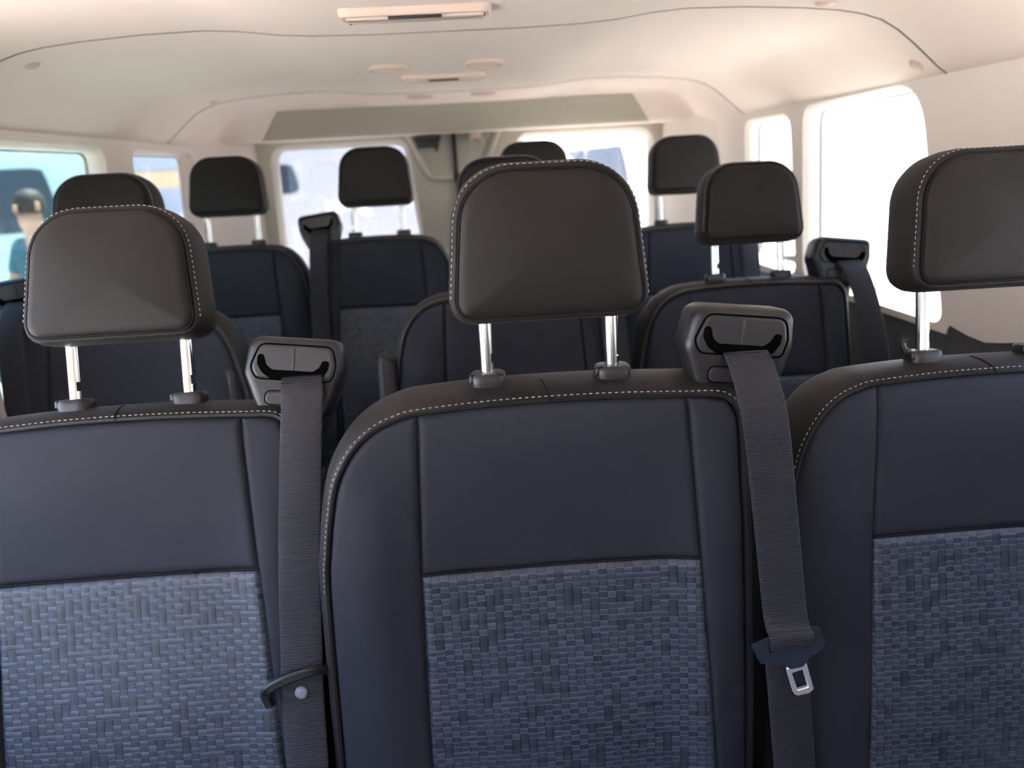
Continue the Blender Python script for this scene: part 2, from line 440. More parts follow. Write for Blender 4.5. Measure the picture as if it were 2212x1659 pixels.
# ------------------------------------------------------------------ rear doors
fB = lambda u, v, d: (u, 3.0+d, v)
WB1 = round_poly([(-.715, .80), (-.16, .80), (-.21, 1.338), (-.708, 1.338)], [.06, .06, .06, .07], 10)
WB2 = round_poly([(.145, .80), (.695, .80), (.692, 1.338), (.185, 1.338)], [.06, .06, .07, .06], 10)
for i, (a, b, hole) in enumerate(((-.90, -.046, WB1), (-.038, .87, WB2))):
    d = plate('door_%d' % (i+1), [(a, -.02), (b, -.02), (b, 1.46), (a, 1.46)], [hole], fB, DOORM, jamb=[(.004, .006), (.012, .018), (.018, .030), (.020, .046)]); structure(d)
    pane('window_%d' % (6+i), hole, fB, GL_B if i == 0 else GL_C, .042)
    s = -1 if i == 0 else 1
    xe = -.042
    rb = MB(); x1 = xe + s*.165
    rb.tube(smooth_path([(x1, 2.995, 1.36), (x1-s*.03, 2.992, 1.29), (x1-s*.065, 2.99, 1.215), (x1-s*.095, 2.992, 1.198), (xe+s*.012, 2.995, 1.196)], 24), .013, 10)
    rb.build('pressed_rib', DOORM, d)
    lt = MB(); xl = xe + s*(.085 if i == 0 else .09)
    lt.box((xl-.006, 2.96, 1.338), (.088, .05, .026), .004); lt.box((xl-.006, 2.95, 1.314), (.074, .04, .026), .004)
    lt.box((xl+.02, 2.95, 1.296), (.009, .014, .018), .002)
    if i == 1:
        lt = MB(); lt.box((xl-.012, 2.965, 1.338), (.040, .04, .026), .004); lt.box((xl+.012, 2.957, 1.312), (.010, .014, .026), .003); lt.box((xl-.03, 2.96, 1.332), (.010, .03, .03), .002)
    lt.build('door_latch', PLASG if i == 0 else VENT, d)
se = MB(); se.box((-.042, 2.992, .70), (.014, .03, 1.36), .004); structure(se.build('trim_5', RUBBER))
# rear corner pillars
for s in (-1, 1):
    cp = MB(); pts = [(XC+s*(SIDE+.01), 2.62), (XC+s*(SIDE-.012), 2.68), (XC+s*(SIDE-.03), 2.80), (XC+s*(SIDE-.07), 2.90), (XC+s*(SIDE-.125), 2.955), (XC+s*(SIDE-.14), 3.0)]
    cp.grid([[(p[0], p[1], z) for z in (.0, .5, .9, 1.1, 1.3, 1.42)] for p in pts]); structure(cp.build('trim_%d' % (6 if s < 0 else 7), PILL))

# ------------------------------------------------------------------ seats (backrest frame: origin at hinge, x lateral, z up the back, y to the rear)
OUT = [(-.258, -.02), (-.258, .10), (-.256, .20), (-.250, .39), (-.244, .440), (-.236, .483), (-.226, .520), (-.208, .550), (-.186, .569), (-.162, .579), (-.141, .583), (-.07, .587), (0, .588), (.07, .587), (.136, .584), (.162, .583), (.176, .580), (.186, .570), (.189, .55), (.191, .49), (.194, .43), (.198, .28), (.20, .14), (.20, -.02)]
OUTS = smooth_path([(a, b, 0) for a, b in OUT], 160); OUTS = [(p[0], p[1]) for p in OUTS]
def seam_l(w): return -.141 - .009*min(1, max(0, (.583-w)/.17)) - .006*max(0, (.417-w)/.25)
def seam_r(w): return .136 + .011*min(1, max(0, (.583-w)/.17)) + .017*max(0, (.417-w)/.27)
def top_w(x): return .588 - .0042*(abs(x)/.14)**2
WS = .41
def yf(x, w_):
    s = max(0, min(1, (.585-w_)/.16)); s = s*s*(3-2*s)
    y = -.049 + .004*math.exp(-(x/.09)**2)*s
    c = .195 if x < 0 else .165
    y -= .012*s*math.exp(-((abs(x)-c)/.036)**2)
    y += .020*s*max(0, (abs(x)-c-.02)/.05)**2
    y -= .014*math.exp(-((w_-.22)/.12)**2)*math.exp(-(x/.14)**2)
    y += .008*max(0, (w_-.54)/.05)**2
    return y
EDGE = [0, .0012, .003, .006, .010, .016]
def samples(L, n):
    e = [a for a in EDGE if a < L*.3]; mid = [e[-1] + (L-2*e[-1])*k/n for k in range(1, n)]
    return [a/L for a in e+mid+[L-a for a in reversed(e)]]
def groove(d, dep=.0055): return dep*math.exp(-(d/.0028)**1.5)

def panel_centre(lo, hi):
    rows = []
    us = samples(.29, 14); vs = samples(.17 if hi is None else .42, 10 if hi is None else 18)
    for v in vs:
        row = []
        for u in us:
            wt = hi if hi is not None else top_w(seam_l(.58)*(1-u)+seam_r(.58)*u)
            w_ = lo*(1-v)+wt*v; x = seam_l(w_)*(1-u)+seam_r(w_)*u
            d = min(u*.29, (1-u)*.29, v*(wt-lo), (1-v)*(wt-lo))
            row.append((x, yf(x, w_)+groove(d), w_))
        rows.append(row)
    return MB().grid(rows)
def panel_bolster(s):
    if s < 0: o = [p for p in OUTS if p[0] <= -.141+1e-6 or p[1] < .4 and p[0] < 0]
    else: o = list(reversed([p for p in OUTS if p[0] >= .136]))
    vs = samples(.60, 30); P = resample(o, 400, closed=False); rows = []
    us = samples(.09, 9)
    for v in vs:
        a = P[min(399, int(v*399))]; w1 = -.02+(.5835+.02)*v
        b = (seam_l(w1) if s < 0 else seam_r(w1), w1)
        row = []
        for u in us:
            x = a[0]*(1-u)+b[0]*u; w_ = a[1]*(1-u)+b[1]*u
            L = math.hypot(a[0]-b[0], a[1]-b[1])
            row.append((x, yf(x, w_)+groove(min(u, 1-u)*L), w_))
        rows.append(row)
    return MB().grid(rows)
BANDR = [(0, .0045), (.0012, .001), (.004, .0005), (.008, .006), (.012, .014), (.0155, .027), (.0175, .045), (.0170, .064), (.0140, .082), (.007, .095), (-.004, .102), (-.015, .104)]
def band():
    rows = []
    for o, d in BANDR:
        pts = offset_loop(OUTS, -o if False else o, closed=False)
        rows.append([(p[0], yf(OUTS[i][0], OUTS[i][1])+d, p[1]) for i, p in enumerate(pts)])
    # the outline runs clockwise seen from the front
    rows.append([(p[0]*.9, .056, p[1]-.03) for p in OUTS]); 
    mb = MB().grid(rows)
    n = len(OUTS)
    mb.grid([[(p[0]*.9*(1-t), .056, (p[1]-.03)*(1-t)+.25*t) for p in OUTS] for t in (0, .5, .98)])
    # closing under-side
    return mb
def band_point(i, o):
    p = offset_loop(OUTS, o, closed=False)[i]
    for k in range(len(BANDR)-1):
        if o <= BANDR[k+1][0]:
            t = (o-BANDR[k][0])/(BANDR[k+1][0]-BANDR[k][0]); d = BANDR[k][1]*(1-t)+BANDR[k+1][1]*t; break
    return Vector((p[0], yf(*OUTS[i])+d, p[1]))
def dashes(path, dash=.0036, gap=.0030, r=.00055):
    P = [Vector(p) for p in path]; L = [0]
    for i in range(1, len(P)): L.append(L[-1]+(P[i]-P[i-1]).length)
    def at(d):
        j = 0
        while j < len(L)-2 and L[j+1] < d: j += 1
        return P[j].lerp(P[j+1], (d-L[j])/((L[j+1]-L[j]) or 1))
    mb = MB(); d = 0
    while d+dash < L[-1]:
        mb.tube([at(d), at(d+dash*.3), at(d+dash*.7), at(d+dash)], [r*.5, r, r, r*.5], 5); d += dash+gap
    return mb
def head_outline():
    c = round_poly([(-.094, .677), (.094, .677), (.0785, .8175), (-.0785, .8175)], [.020, .020, .049, .049], 14)
    o = []
    for x, z in c:
        z2 = z + (.004*(1-(x/.07)**2) if z > .75 and abs(x) < .07 else 0) + (.004*(1-(x/.09)**2) if z < .70 and abs(x) < .09 else 0)
        bow = .004*math.sin(math.pi*(z-.674)/.1435) if .674 < z < .8175 else 0
        o.append((x+math.copysign(bow, x), z2))
    return resample(o, 120)
HO = head_outline()
def head_y(p): return .010*((p[1]-.674)/.1435)
HR = [(-.010, -.0512), (-.006, -.0498), (-.0025, -.0465), (-.0008, -.0425), (.0004, -.0435), (.003, -.043), (.0055, -.037), (.0075, -.026), (.0085, -.008), (.0075, .010), (.004, .022), (-.001, .030), (-.006, .035), (-.012, .037)]
def headrest():
    return MB().loft_outline(HO, HR, fill_front=.008, fill_back=True, fn=head_y)

def rounded_solid(outline, y0, y1, r=.004, bulge=0.0):
    """extruded outline with rounded front edge; front at y0 (towards -y)"""
    mb = MB(); rg = [(-r*1.6, y0), (-r*.9, y0+r*.06), (-r*.35, y0+r*.3), (-r*.05, y0+r*.8), (0, y0+r*1.3), (0, y1)]
    mb.loft_outline(outline, rg, fill_front=bulge if bulge else True, fill_back=True); return mb

# shoulder belt guide in local coordinates around its own centre, later moved to the backrest corner
def guide_parts():
    tilt = Matrix.Rotation(R(7), 4, 'Y'); tr = Matrix.Translation((.197, .047, .634)) @ tilt @ Matrix.Scale(1.15, 4)
    body = resample(round_poly([(-.036, -.046), (.036, -.049), (.046, -.020), (.050, .000), (.047, .033), (-.046, .033), (-.052, -.006), (-.046, -.020)], [.008, .010, .02, .02, .014, .016, .02, .02], 8), 96)
    b = MB(); b.loft_outline(body, [(-.010, -.066), (-.006, -.0655), (-.003, -.0635), (-.001, -.060), (0, -.054), (-.001, -.03), (-.006, -.01), (-.012, 0.0), (-.016, .01)], fill_front=True, fill_back=True)
    bez = resample(round_poly([(-.038, -.010), (.038, -.010), (.042, .006), (.038, .025), (-.034, .025), (-.043, .002)], [.010, .006, .012, .010, .010, .010], 8), 90)
    fr = MB(); fr.grid([[(p[0], y, p[1]) for p in offset_loop(bez, o)] for o, y in ((.0012, -.0655), (.0010, -.0668), (-.0002, -.0668), (-.0004, -.0655))], close_u=True, close_v=False)
    pl = MB(); pl.loft_outline(offset_loop(bez, -.0012), [(-.0012, -.0675), (0, -.0668), (0, -.064)], fill_front=True, fill_back=False)
    # U shaped slot with upturned ends
    U = [(-.036, .014), (-.030, .015), (-.027, .004), (-.021, -.0005), (.020, -.0005), (.026, .004), (.029, .011), (.036, .011), (.035, .002), (.030, -.006), (.024, -.010), (-.022, -.010), (-.031, -.004), (-.036, .004)]
    sl = MB(); sl.loft_outline(resample(round_poly(list(reversed(U)) if False else U, .0035, 5), 110), [(0, -.0679), (.0, -.066)], fill_front=False, fill_back=False)
    bm = bmesh.new(); vs = [bm.verts.new((p[0], -.0679, p[1])) for p in resample(round_poly(U, .0035, 5), 110)]; f = bm.faces.new(vs); bmesh.ops.triangulate(bm, faces=[f]); sl.add_bm(bm)
    rib = MB(); rib.box((0, -.0677, .0115), (.0022, .0012, .022), .0004)
    oval = resample(round_poly([(-.027, -.036), (.004, -.036), (.004, -.022), (-.027, -.022)], .0068, 8), 60)
    bt = MB(); bt.loft_outline(oval, [(-.0022, -.0672), (-.0008, -.0668), (0, -.0655)], fill_front=True, fill_back=False)
    gr = MB(); gr.grid([[(p[0], y, p[1]) for p in offset_loop(oval, o)] for o, y in ((.0011, -.0655), (.0009, -.0663), (.0001, -.0663), (0, -.0655))], close_u=True)
    base = MB(); base.box((-.002, -.020, -.052), (.066, .05, .03), .008)
    for q in (b, fr, pl, sl, rib, bt, gr, base): q.xf(tr)
    return dict(body=b, frame=fr, plate=pl, slot=sl, rib=rib, button=bt, ring=gr, base=base)

def collar(hook=False):
    c = MB(); z0 = .6055; o = resample(round_poly([(-.019, -.0165), (.019, -.0165), (.019, .0165), (-.019, .0165)], .013, 8), 48)
    rows = [[(p[0]*s_, p[1]*s_, z) for p in o] for s_, z in ((.25, z0-.004), (.98, z0-.004), (1.0, z0), (1.0, z0+.005), (.96, z0+.0085), (.86, z0+.0102), (.42, z0+.0104), (.36, z0+.008))]
    c.grid(rows, close_u=True); return c
def collar_tab():
    t = MB(); t.box((-.0165, -.008, .6105), (.007, .010, .010), .0022); return t
def hook():
    t = MB(); t.tube(smooth_path([(-.017, -.004, .612), (-.024, -.004, .618), (-.026, -.004, .627), (-.021, -.004, .633)], 12), [.005]*4+[.0042]*5+[.0048]*4, 8); return t
def post():
    p = MB(); n = 20; rows = []
    for z in (.585, .625, .6252, .636, .6362, .70):
        rad = .0074; notch = .6252 <= z <= .636
        rows.append([(min(math.cos(2*math.pi*k/n)*rad, .0045 if notch else 1), math.sin(2*math.pi*k/n)*rad, z) for k in range(n)])
    p.grid(rows, close_u=True); return p

_cache = {}
def get_mesh(key, fnc, m, mirror, angle=None, wide=1.0, shift=0.0):
    k = (key, mirror, wide, shift)
    if k not in _cache:
        mb = fnc()
        if wide != 1 or shift: mb.v = [(a*wide+shift, b, c) for a, b, c in mb.v]
        if mirror: mb.mirror_x()
        _cache[k] = mb.mesh(key, m, angle=angle)
    return _cache[k]
def add(parent, name, me, loc=(0, 0, 0), rx=0.0, label=None):
    o = bpy.data.objects.new(name, me); COL.objects.link(o); o.parent = parent; o.location = loc; o.rotation_euler = (rx, 0, 0)
    if label: o['label'] = label
    return o

def top_seam():
    i = min(range(len(OUTS)), key=lambda k: abs(OUTS[k][0]+.004) + (0 if OUTS[k][1] > .5 else 9))
    path = [band_point(i, o)+Vector((.0004, 0, .0002)) for o in (.001, .004, .008, .012, .015, .0164)]
    path = [p + Vector((-.004*k/5*1.5, 0, 0)) for k, p in enumerate(path)]
    path.append(path[-1]+Vector((-.003, .02, -.002)))
    return MB().tube(path, .0011, 6)
def back_stitch():
    ids = [i for i in range(len(OUTS)) if (OUTS[i][1] > .38 and OUTS[i][0] < 0) or (OUTS[i][1] > .55)]
    return dashes([band_point(i, .0062)+Vector((0, -.0003, .0003)) for i in ids])
def back_pipe():
    return MB().tube([band_point(i, .0008)+Vector((0, .0015, 0)) for i in range(4, len(OUTS)-4)], .0017, 6)
def h_seam():
    return MB().tube([(seam_l(WS)+(seam_r(WS)-seam_l(WS))*k/20, yf(seam_l(WS)+(seam_r(WS)-seam_l(WS))*k/20, WS)+.0035, WS) for k in range(21)], .0016, 6)
def head_stitch():
    pts = [(p[0], head_y(HO[i])-.040, p[1]) for i, p in enumerate(offset_loop(HO, .0053)) if HO[i][1] > .69]
    k = max(range(len(pts)-1), key=lambda j: (Vector(pts[j+1])-Vector(pts[j])).length)
    return dashes(pts[k+1:]+pts[:k+1], .0034, .0028, .0005)
def head_pipe():
    pts = [(p[0], head_y(HO[i])-.0455, p[1]) for i, p in enumerate(offset_loop(HO, -.0012))]; pts.append(pts[0])
    return MB().tube(pts, .0011, 6, cap=False)

def cushion_mb():
    o = resample(round_poly([(-.205, -.47), (.205, -.47), (.215, -.02), (-.215, -.02)], [.06, .06, .03, .03], 8), 80)
    mb = MB(); rows = []
    for off, z in ((-.06, -.105), (-.01, -.10), (0, -.08), (.002, -.03), (-.004, -.004), (-.02, .010), (-.05, .014)):
        rows.append([(p[0], p[1], z) for p in offset_loop(o, off)])
    mb.grid(rows, close_u=True); n = len(o)
    mb.f.append(tuple(range(n))); mb.f.append(tuple(range(6*n, 7*n))); return mb
def bolster_cushion(s):
    mb = MB(); mb.tube(smooth_path([(s*.185, -.44, -.01), (s*.195, -.3, .0), (s*.195, -.1, .002), (s*.19, -.03, -.01)], 14), .026, 10)
    return mb
def seat_frame_mb():
    mb = MB()
    mb.box((0, -.24, -.125), (.40, .42, .03), .008)
    for s in (-1, 1): mb.box((s*.215, -.02, -.03), (.02, .09, .13), .01)
    return mb
def leg_mb(s):
    mb = MB(); mb.box((s*.18, -.24, -.265), (.035, .30, .27), .008); mb.box((s*.18, -.24, -.405), (.05, .42, .018), .004); return mb

HZ = .3935
def make_seat(x, y_post, rec, label, mirror=False, armrest=0, group=None, hook_side=None, dz=0.0, dh=0.0, wide=1.0):
    r = R(rec); hy = y_post - .60*math.sin(r)
    root = empty('passenger_seat', (x, hy, dz), label, 'seat', group or 'passenger seats in three rows')
    rx = -r
    L = (0, 0, HZ)
    S = lambda k: -k if mirror else k
    WD = ('backrest_band', 'upper_panel', 'woven_panel', 'bolster_a', 'bolster_b', 'back_stitch', 'back_pipe', 'h_seam', 'top_seam', 'cushion', 'cbol', 'sframe')
    G = lambda key, f, m, **kw: get_mesh(key, f, m, mirror, wide=wide if key in WD else 1.0, **kw)
    bk = add(root, 'backrest', G('backrest_band', band, BAND, angle=60), L, rx)
    add(root, 'upper_panel', G('upper_panel', lambda: panel_centre(WS, None), LEA), L, rx)
    add(root, 'woven_panel', G('woven_panel', lambda: panel_centre(-.02, WS), WEAVE), L, rx, 'panel of grey blue basket weave cloth')
    add(root, 'side_bolster', G('bolster_a', lambda: panel_bolster(-1), LEA), L, rx)
    add(root, 'side_bolster', G('bolster_b', lambda: panel_bolster(1), LEA), L, rx)
    def sub(name, key, f, m, par, label=None):
        return add(par, name, G(key, f, m), label=label)
    sub('stitching', 'back_stitch', back_stitch, THREAD, bk, 'dashed line of pale thread')
    sub('piping', 'back_pipe', back_pipe, PIPE, bk); sub('panel_seam', 'h_seam', h_seam, PIPE, bk); sub('top_seam', 'top_seam', top_seam, PIPE, bk)
    hr = add(root, 'head_restraint', G('headrest', headrest, LEAP, angle=60), (0, dh*math.sin(r), HZ+dh*math.cos(r)), rx)
    sub('stitching', 'head_stitch', head_stitch, THREAD, hr); sub('piping', 'head_pipe', head_pipe, PIPE, hr)
    for s in (-1, 1):
        off = Matrix.Rotation(rx, 4, 'X') @ Vector((s*.0665, 0, 0))
        p = add(root, 'post', G('post', post, CHROME), (off.x, off.y, HZ+off.z), rx, 'chrome headrest post')
        c = add(root, 'collar', G('collar', collar, PLASG), (off.x, off.y, HZ+off.z), rx, 'black plastic collar')
        add(c, 'release_tab', G('collar_tab', collar_tab, PLAS))
        if hook_side == s: add(c, 'coat_hook', G('hook', hook, PLAS))
    gd = _cache.get('guide_parts') or guide_parts(); _cache['guide_parts'] = gd
    import copy
    def GP(k, m): return get_mesh('guide_'+k, lambda: copy.deepcopy(gd[k]), m, mirror, shift=-.19*(1-wide))
    g = add(root, 'belt_guide', GP('body', PLAS), L, rx, 'black plastic shoulder belt guide')
    add(g, 'mounting_foot', GP('base', PLAS)); add(g, 'bezel', GP('frame', DARK)); add(g, 'face_plate', GP('plate', PLASG))
    add(g, 'belt_slot', GP('slot', DARK)); add(g, 'centre_rib', GP('rib', PLASG)); add(g, 'button', GP('button', PLASG)); add(g, 'button_groove', GP('ring', DARK))
    add(root, 'seat_cushion', G('cushion', cushion_mb, WEAVE), L)
    for s in (-1, 1): add(root, 'cushion_bolster', get_mesh('cbol%d' % s, lambda: bolster_cushion(s), LEA, False, wide=wide), L)
    add(root, 'seat_frame', G('sframe', seat_frame_mb, LEG), L)
    for s in (-1, 1): add(root, 'leg', get_mesh('leg%d' % s, lambda: leg_mb(s), LEG, False), L)
    if armrest:
        a = MB(); o = resample(round_poly([(-.021, .02), (.021, .02), (.019, .475), (-.015, .50)], [.012, .012, .018, .016], 8), 60)
        a.loft_outline(o, [(-.012, -.055), (-.004, -.052), (0, -.042), (0, .01), (-.006, .02)], fill_front=True, fill_back=True)
        add(root, 'armrest', a.mesh('armrest', mat('armrest_cover', (.022, .020, .024), .5)), (armrest, 0, HZ), rx, 'folded up grey armrest')
    root['_r'] = r
    return root, r

def ribbon(ctrl, width, n=60, tilt=0.0, th=.0012, twist=None):
    P = [Vector(p) for p in smooth_path(ctrl, n)]; rows = []
    for i, p in enumerate(P):
        t = (P[min(i+1, n)]-P[max(0, i-1)]).normalized(); side = Vector((1, 0, 0)); side = (side - t*side.dot(t)).normalized()
        nn = side.cross(t)*-1; hw = width/2
        rows.append([p+side*a*hw+nn*b*th for a, b in ((-1, 0), (-.97, .7), (-.9, 1), (0, 1.25), (.9, 1), (.97, .7), (1, 0), (.9, -.6), (0, -.6), (-.9, -.6))])
    mb = MB(); mb.grid(rows, close_u=True); return mb
def belt(seat, r, ctrl, label, mirror=False, group=None, width=.047, n=60):
    hy = seat.location; rt = Matrix.Rotation(-r, 4, 'X')
    b = empty('seat_belt', (seat.location.x, seat.location.y, seat.location.z+HZ), label, 'seat belt', group or 'seat belts hanging from the shoulder guides')
    mb = ribbon(ctrl, width, n)
    if mirror: mb.mirror_x()
    mb.xf(rt); mb.build('webbing', BELT, b)
    return b, rt

# --- front row of the picture
s_l, r_l = make_seat(-.414, .92, 13, 'front row seat on the left, pale lilac grey back, belt with round stopper button', dz=-.012, dh=.008)
s_c, r_c = make_seat(.074, .81, 2.5, 'large front centre seat with the biggest headrest, filling the middle of the photo', dz=.003)
s_r, r_r = make_seat(.584, .87, 8.3, 'front row seat cut by the right edge, coat hook on headrest collar', hook_side=-1, dz=-.014, dh=.013)
# --- second row
s2l, r2l = make_seat(-.688, 1.56, 8, 'second row seat by left window, brown headrest peeking over the front left one', mirror=True, armrest=.20, wide=.92, dz=.003, dh=.030)
s2c, r2c = make_seat(.070, 1.53, 8, 'second row seat mostly hidden behind the front centre headrest, folded armrest on its left', armrest=-.250, wide=.92, dz=.003, dh=.022)
s2r, r2r = make_seat(.543, 1.54, 8, 'second row seat beside the right window, headrest overlapping a last row one', wide=.92, dz=-.009)
# --- last row
R3 = [(-.650, 'last row seat at far left below the rear quarter window', True, .060),
      (-.253, 'last row seat before the left rear door window, belt guide on its left', True, .065),
      (.180, 'last row seat hidden but for headrest top above the front centre headrest', False, .058),
      (.597, 'last row seat at far right beside the right rear window', False, .052)]
seats3 = []
for x, lab, mi, dz_ in R3:
    seats3.append(make_seat(x, 2.22, 8, lab, mirror=mi, dz=dz_, dh=.012, wide=.80))
# raised step under the last row
stp = MB(); stp.box((XC, 2.40, .018), (1.72, 1.26, .08), .01); structure(stp.build('floor', FLOORM))

# ------------------------------------------------------------------ seat belts
b1, rt = belt(s_c, r_c, [(.201, -.010, .632), (.201, -.036, .6225), (.204, -.054, .600), (.210, -.068, .556), (.221, -.070, .456), (.231, -.076, .350), (.234, -.088, .330), (.235, -.0885, .319), (.2353, -.084, .313), (.2355, -.074, .309), (.236, -.069, .302), (.240, -.069, .255), (.252, -.066, .134), (.262, -.064, 0), (.27, -.06, -.04)],
              'seat belt on the front centre seat with hanging silver latch tongue', n=150)
K = .000485
def px(pts, cx=1700, cy=1395, x0=.235, z0=.3075): return [(x0+(a-cx)*K, z0-(b-cy)*K) for a, b in pts]
tong = px([(1617, 1378), (1634, 1417), (1680, 1424), (1690, 1427), (1703, 1437), (1730, 1433), (1736, 1425), (1745, 1411), (1772, 1394), (1779, 1378), (1765, 1343), (1745, 1343), (1655, 1362)])
to = resample(round_poly(tong, .0022, 4), 90)
mb = MB(); bm = bmesh.new()
def slab(outline, y0, y1, bev=.0012):
    """solid prism of a 2D outline in XZ, softened rims"""
    bm = bmesh.new(); vs = [bm.verts.new((p[0], y0, p[1])) for p in outline]; f = bm.faces.new(vs)
    r_ = bmesh.ops.extrude_face_region(bm, geom=[f]); nv = [g for g in r_['geom'] if isinstance(g, bmesh.types.BMVert)]
    bmesh.ops.translate(bm, vec=(0, y1-y0, 0), verts=nv)
    if bev:
        ee = [e for e in bm.edges if abs(e.verts[0].co.y-e.verts[1].co.y) < 1e-6]
        bmesh.ops.bevel(bm, geom=ee, offset=bev, segments=2, affect='EDGES')
    bmesh.ops.triangulate(bm, faces=[f for f in bm.faces if len(f.verts) > 4])
    m_ = MB(); m_.add_bm(bm); return m_
mb = slab(to, -.083, -.0735, .0012); mb.xf(rt); tg = mb.build('latch_tongue', mat('blue_black_plastic', (.021, .027, .042), .35), b1)
bo = px([(1693, 1434), (1712, 1500), (1720, 1506), (1748, 1501), (1757, 1492), (1738, 1424)]); bi = px([(1706, 1448), (1720, 1491), (1744, 1485), (1731, 1441)])
def ring_plate(o, i, y0, y1):
    o = resample(round_poly(o, .0025, 4), 60); i = resample(round_poly(i, .001, 4), 60)
    k = min(range(60), key=lambda j: (Vector(i[j])-Vector(o[0])).length); i = i[k:]+i[:k]
    return MB().grid([[(p[0], y, p[1]) for p in l] for l, y in ((o, y1), (o, y0+.0008), (offset_loop(o, -.0008), y0), (offset_loop(i, .0008), y0), (i, y0+.0008), (i, y1))], close_u=True, close_v=True)
mb = ring_plate(bo, bi, -.0815, -.077); mb.xf(rt); mb.build('tongue_blade', STEEL, tg)['label'] = 'bright steel blade with square window'
sl_ = slab(px([(1652, 1381), (1750, 1358), (1750, 1366), (1653, 1390)]), -.0836, -.0830, 0); sl_.xf(rt); sl_.build('webbing_slot', DARK, tg)
# left front belt with holder and stopper
b2, rt2 = belt(s_l, r_l, [(.207, -.010, .632), (.207, -.036, .6225), (.210, -.054, .600), (.2065, -.068, .53), (.198, -.072, .418), (.193, -.074, .31), (.191, -.074, .265), (.190, -.072, .167), (.188, -.066, 0), (.188, -.06, -.04)],
               'seat belt on the left front seat with curved clip and round stopper button')
hx = .1925
mb = MB()
arc = smooth_path([(hx-.037, -.079, .262), (hx-.040, -.080, .274), (hx-.034, -.086, .285), (hx-.010, -.090, .2965), (hx+.015, -.088, .3015), (hx+.029, -.080, .2985), (hx+.035, -.074, .288), (hx+.034, -.072, .278)], 48)
rows = []
for i, p in enumerate(arc):
    p = Vector(p); t = (Vector(arc[min(i+1, 48)])-Vector(arc[max(i-1, 0)])).normalized(); nrm = t.cross(Vector((0, 1, 0))).normalized()
    h = .0062*(1-.35*(i/48)) * (.75 if i < 6 else 1)
    rows.append([p+nrm*a*h+Vector((0, 1, 0))*b*.006 for a, b in ((-1, -.6), (-.6, -1), (.6, -1), (1, -.6), (1, .8), (-1, .8))])
n0 = len(mb.v); mb.grid(rows, close_u=True); mb.f.append(tuple(range(6))); mb.f.append(tuple(range(48*6, 49*6)))
mb.xf(rt2); mb.build('belt_clip', PLAS, b2)
mb = MB(); mb.lathe([(.0005, .0052), (.0045, .0050), (.0064, .0040), (.0072, .0025), (.0072, 0), (.0072, -.003)], (hx-.002, -.0755, .2735), 28, axis='Y'); mb.xf(rt2); mb.build('stopper_button', mat('stopper_plastic', (.20, .21, .28), .35), b2)['label'] = 'round blue grey stopper button'
def std_path(dx=.0, sh=-.016): return [(a+sh, b, c) for a, b, c in [(.194, -.010, .632), (.195, -.036, .6225), (.197+dx*.1, -.055, .600), (.202+dx*.3, -.068, .54), (.208+dx*.6, -.068, .42), (.212+dx, -.068, .28), (.214+dx, -.066, .10), (.215+dx, -.06, -.03)]]
belt(s2r, r2r, [(.186, -.010, .632), (.189, -.036, .6225), (.196, -.055, .600), (.212, -.068, .53), (.230, -.068, .43), (.247, -.066, .30), (.255, -.062, .0)], 'seat belt slanting down beside the right side window')
belt(s2c, r2c, std_path(), 'seat belt strip showing right of the front centre headrest post')
belt(s2l, r2l, std_path(-.005), 'seat belt at the far left edge beside the left window', mirror=True)
belt(*seats3[1], std_path(sh=-.040), 'blue grey seat belt of the last row seat left of middle', mirror=True)
belt(*seats3[3], std_path(sh=-.040), 'seat belt of the last row seat at far right, below a second row headrest')

# ------------------------------------------------------------------ things on the ceiling
def disc_vent(x, y, rx_, ry_, label, group, m=VENT, h=.006):
    z = ceil_z(x-XC, y)
    o = empty('air_vent', (x, y, z), label, 'air vent', group or 'round vents in the ceiling')
    a = MB(); a.lathe([(1.0, .002), (1.0, -h*.5), (.93, -h), (.82, -h), (.78, -h*.5)], (0, 0, 0), 32, sx=rx_, sy=ry_); a.build('rim', m, o)
    b_ = MB()
    for k in range(-2, 3): b_.box((0, k*ry_*.28, -h*.6), (rx_*1.5*math.sqrt(1-(k*.28)**2), ry_*.10, .003))
    b_.build('louvre', m, o, smooth=False)
    return o
disc_vent(-.155, 1.815, .044, .046, 'round ceiling vent left of the pair in mid ceiling', None)
disc_vent(.050, 1.80, .044, .046, 'round ceiling vent right of the pair in mid ceiling', None)
disc_vent(-.130, 2.56, .040, .042, 'small round vent at the rear of the ceiling, left one', None)
disc_vent(.064, 2.56, .040, .042, 'small round vent at the rear of the ceiling, right one', None)
disc_vent(-.185, 1.015, .060, .046, 'round ceiling vent cut by the top edge of the photo', None)
def dome(x, y, L, W_, label):
    z = ceil_z(x-XC, y); o = empty('ceiling_light', (x, y, z), label, 'ceiling light', 'long lights along the ceiling')
    a = MB(); ol = resample(round_poly([(-L/2, -W_/2), (L/2, -W_/2), (L/2, W_/2), (-L/2, W_/2)], .010, 6), 60)
    rows = [[(p[0], p[1], zz) for p in offset_loop(ol, of)] for of, zz in ((0, .003), (0, -.006), (-.003, -.010), (-.008, -.011), (-.010, -.009))]
    a.grid(rows, close_u=True); a.build('housing', VENT, o)
    b_ = MB(); rows = [[(p[0], p[1], zz) for p in offset_loop(ol, of)] for of, zz in ((-.009, -.006), (-.011, -.013), (-.016, -.015))]
    b_.grid(rows, close_u=True); n = len(ol); b_.f.append(tuple(range(2*n, 3*n))); b_.build('lens', LAMP, o)
    c_ = MB(); c_.box((0, -W_*.32, -.0125), (L*.35, .006, .004), .001); c_.build('switch', PLASG, o)
    return o
dome(-.060, 1.225, .215, .050, 'long ceiling light nearest the camera, between the first vents')
dome(-.042, 1.985, .200, .044, 'long ceiling light farther back, behind the pair of vents')
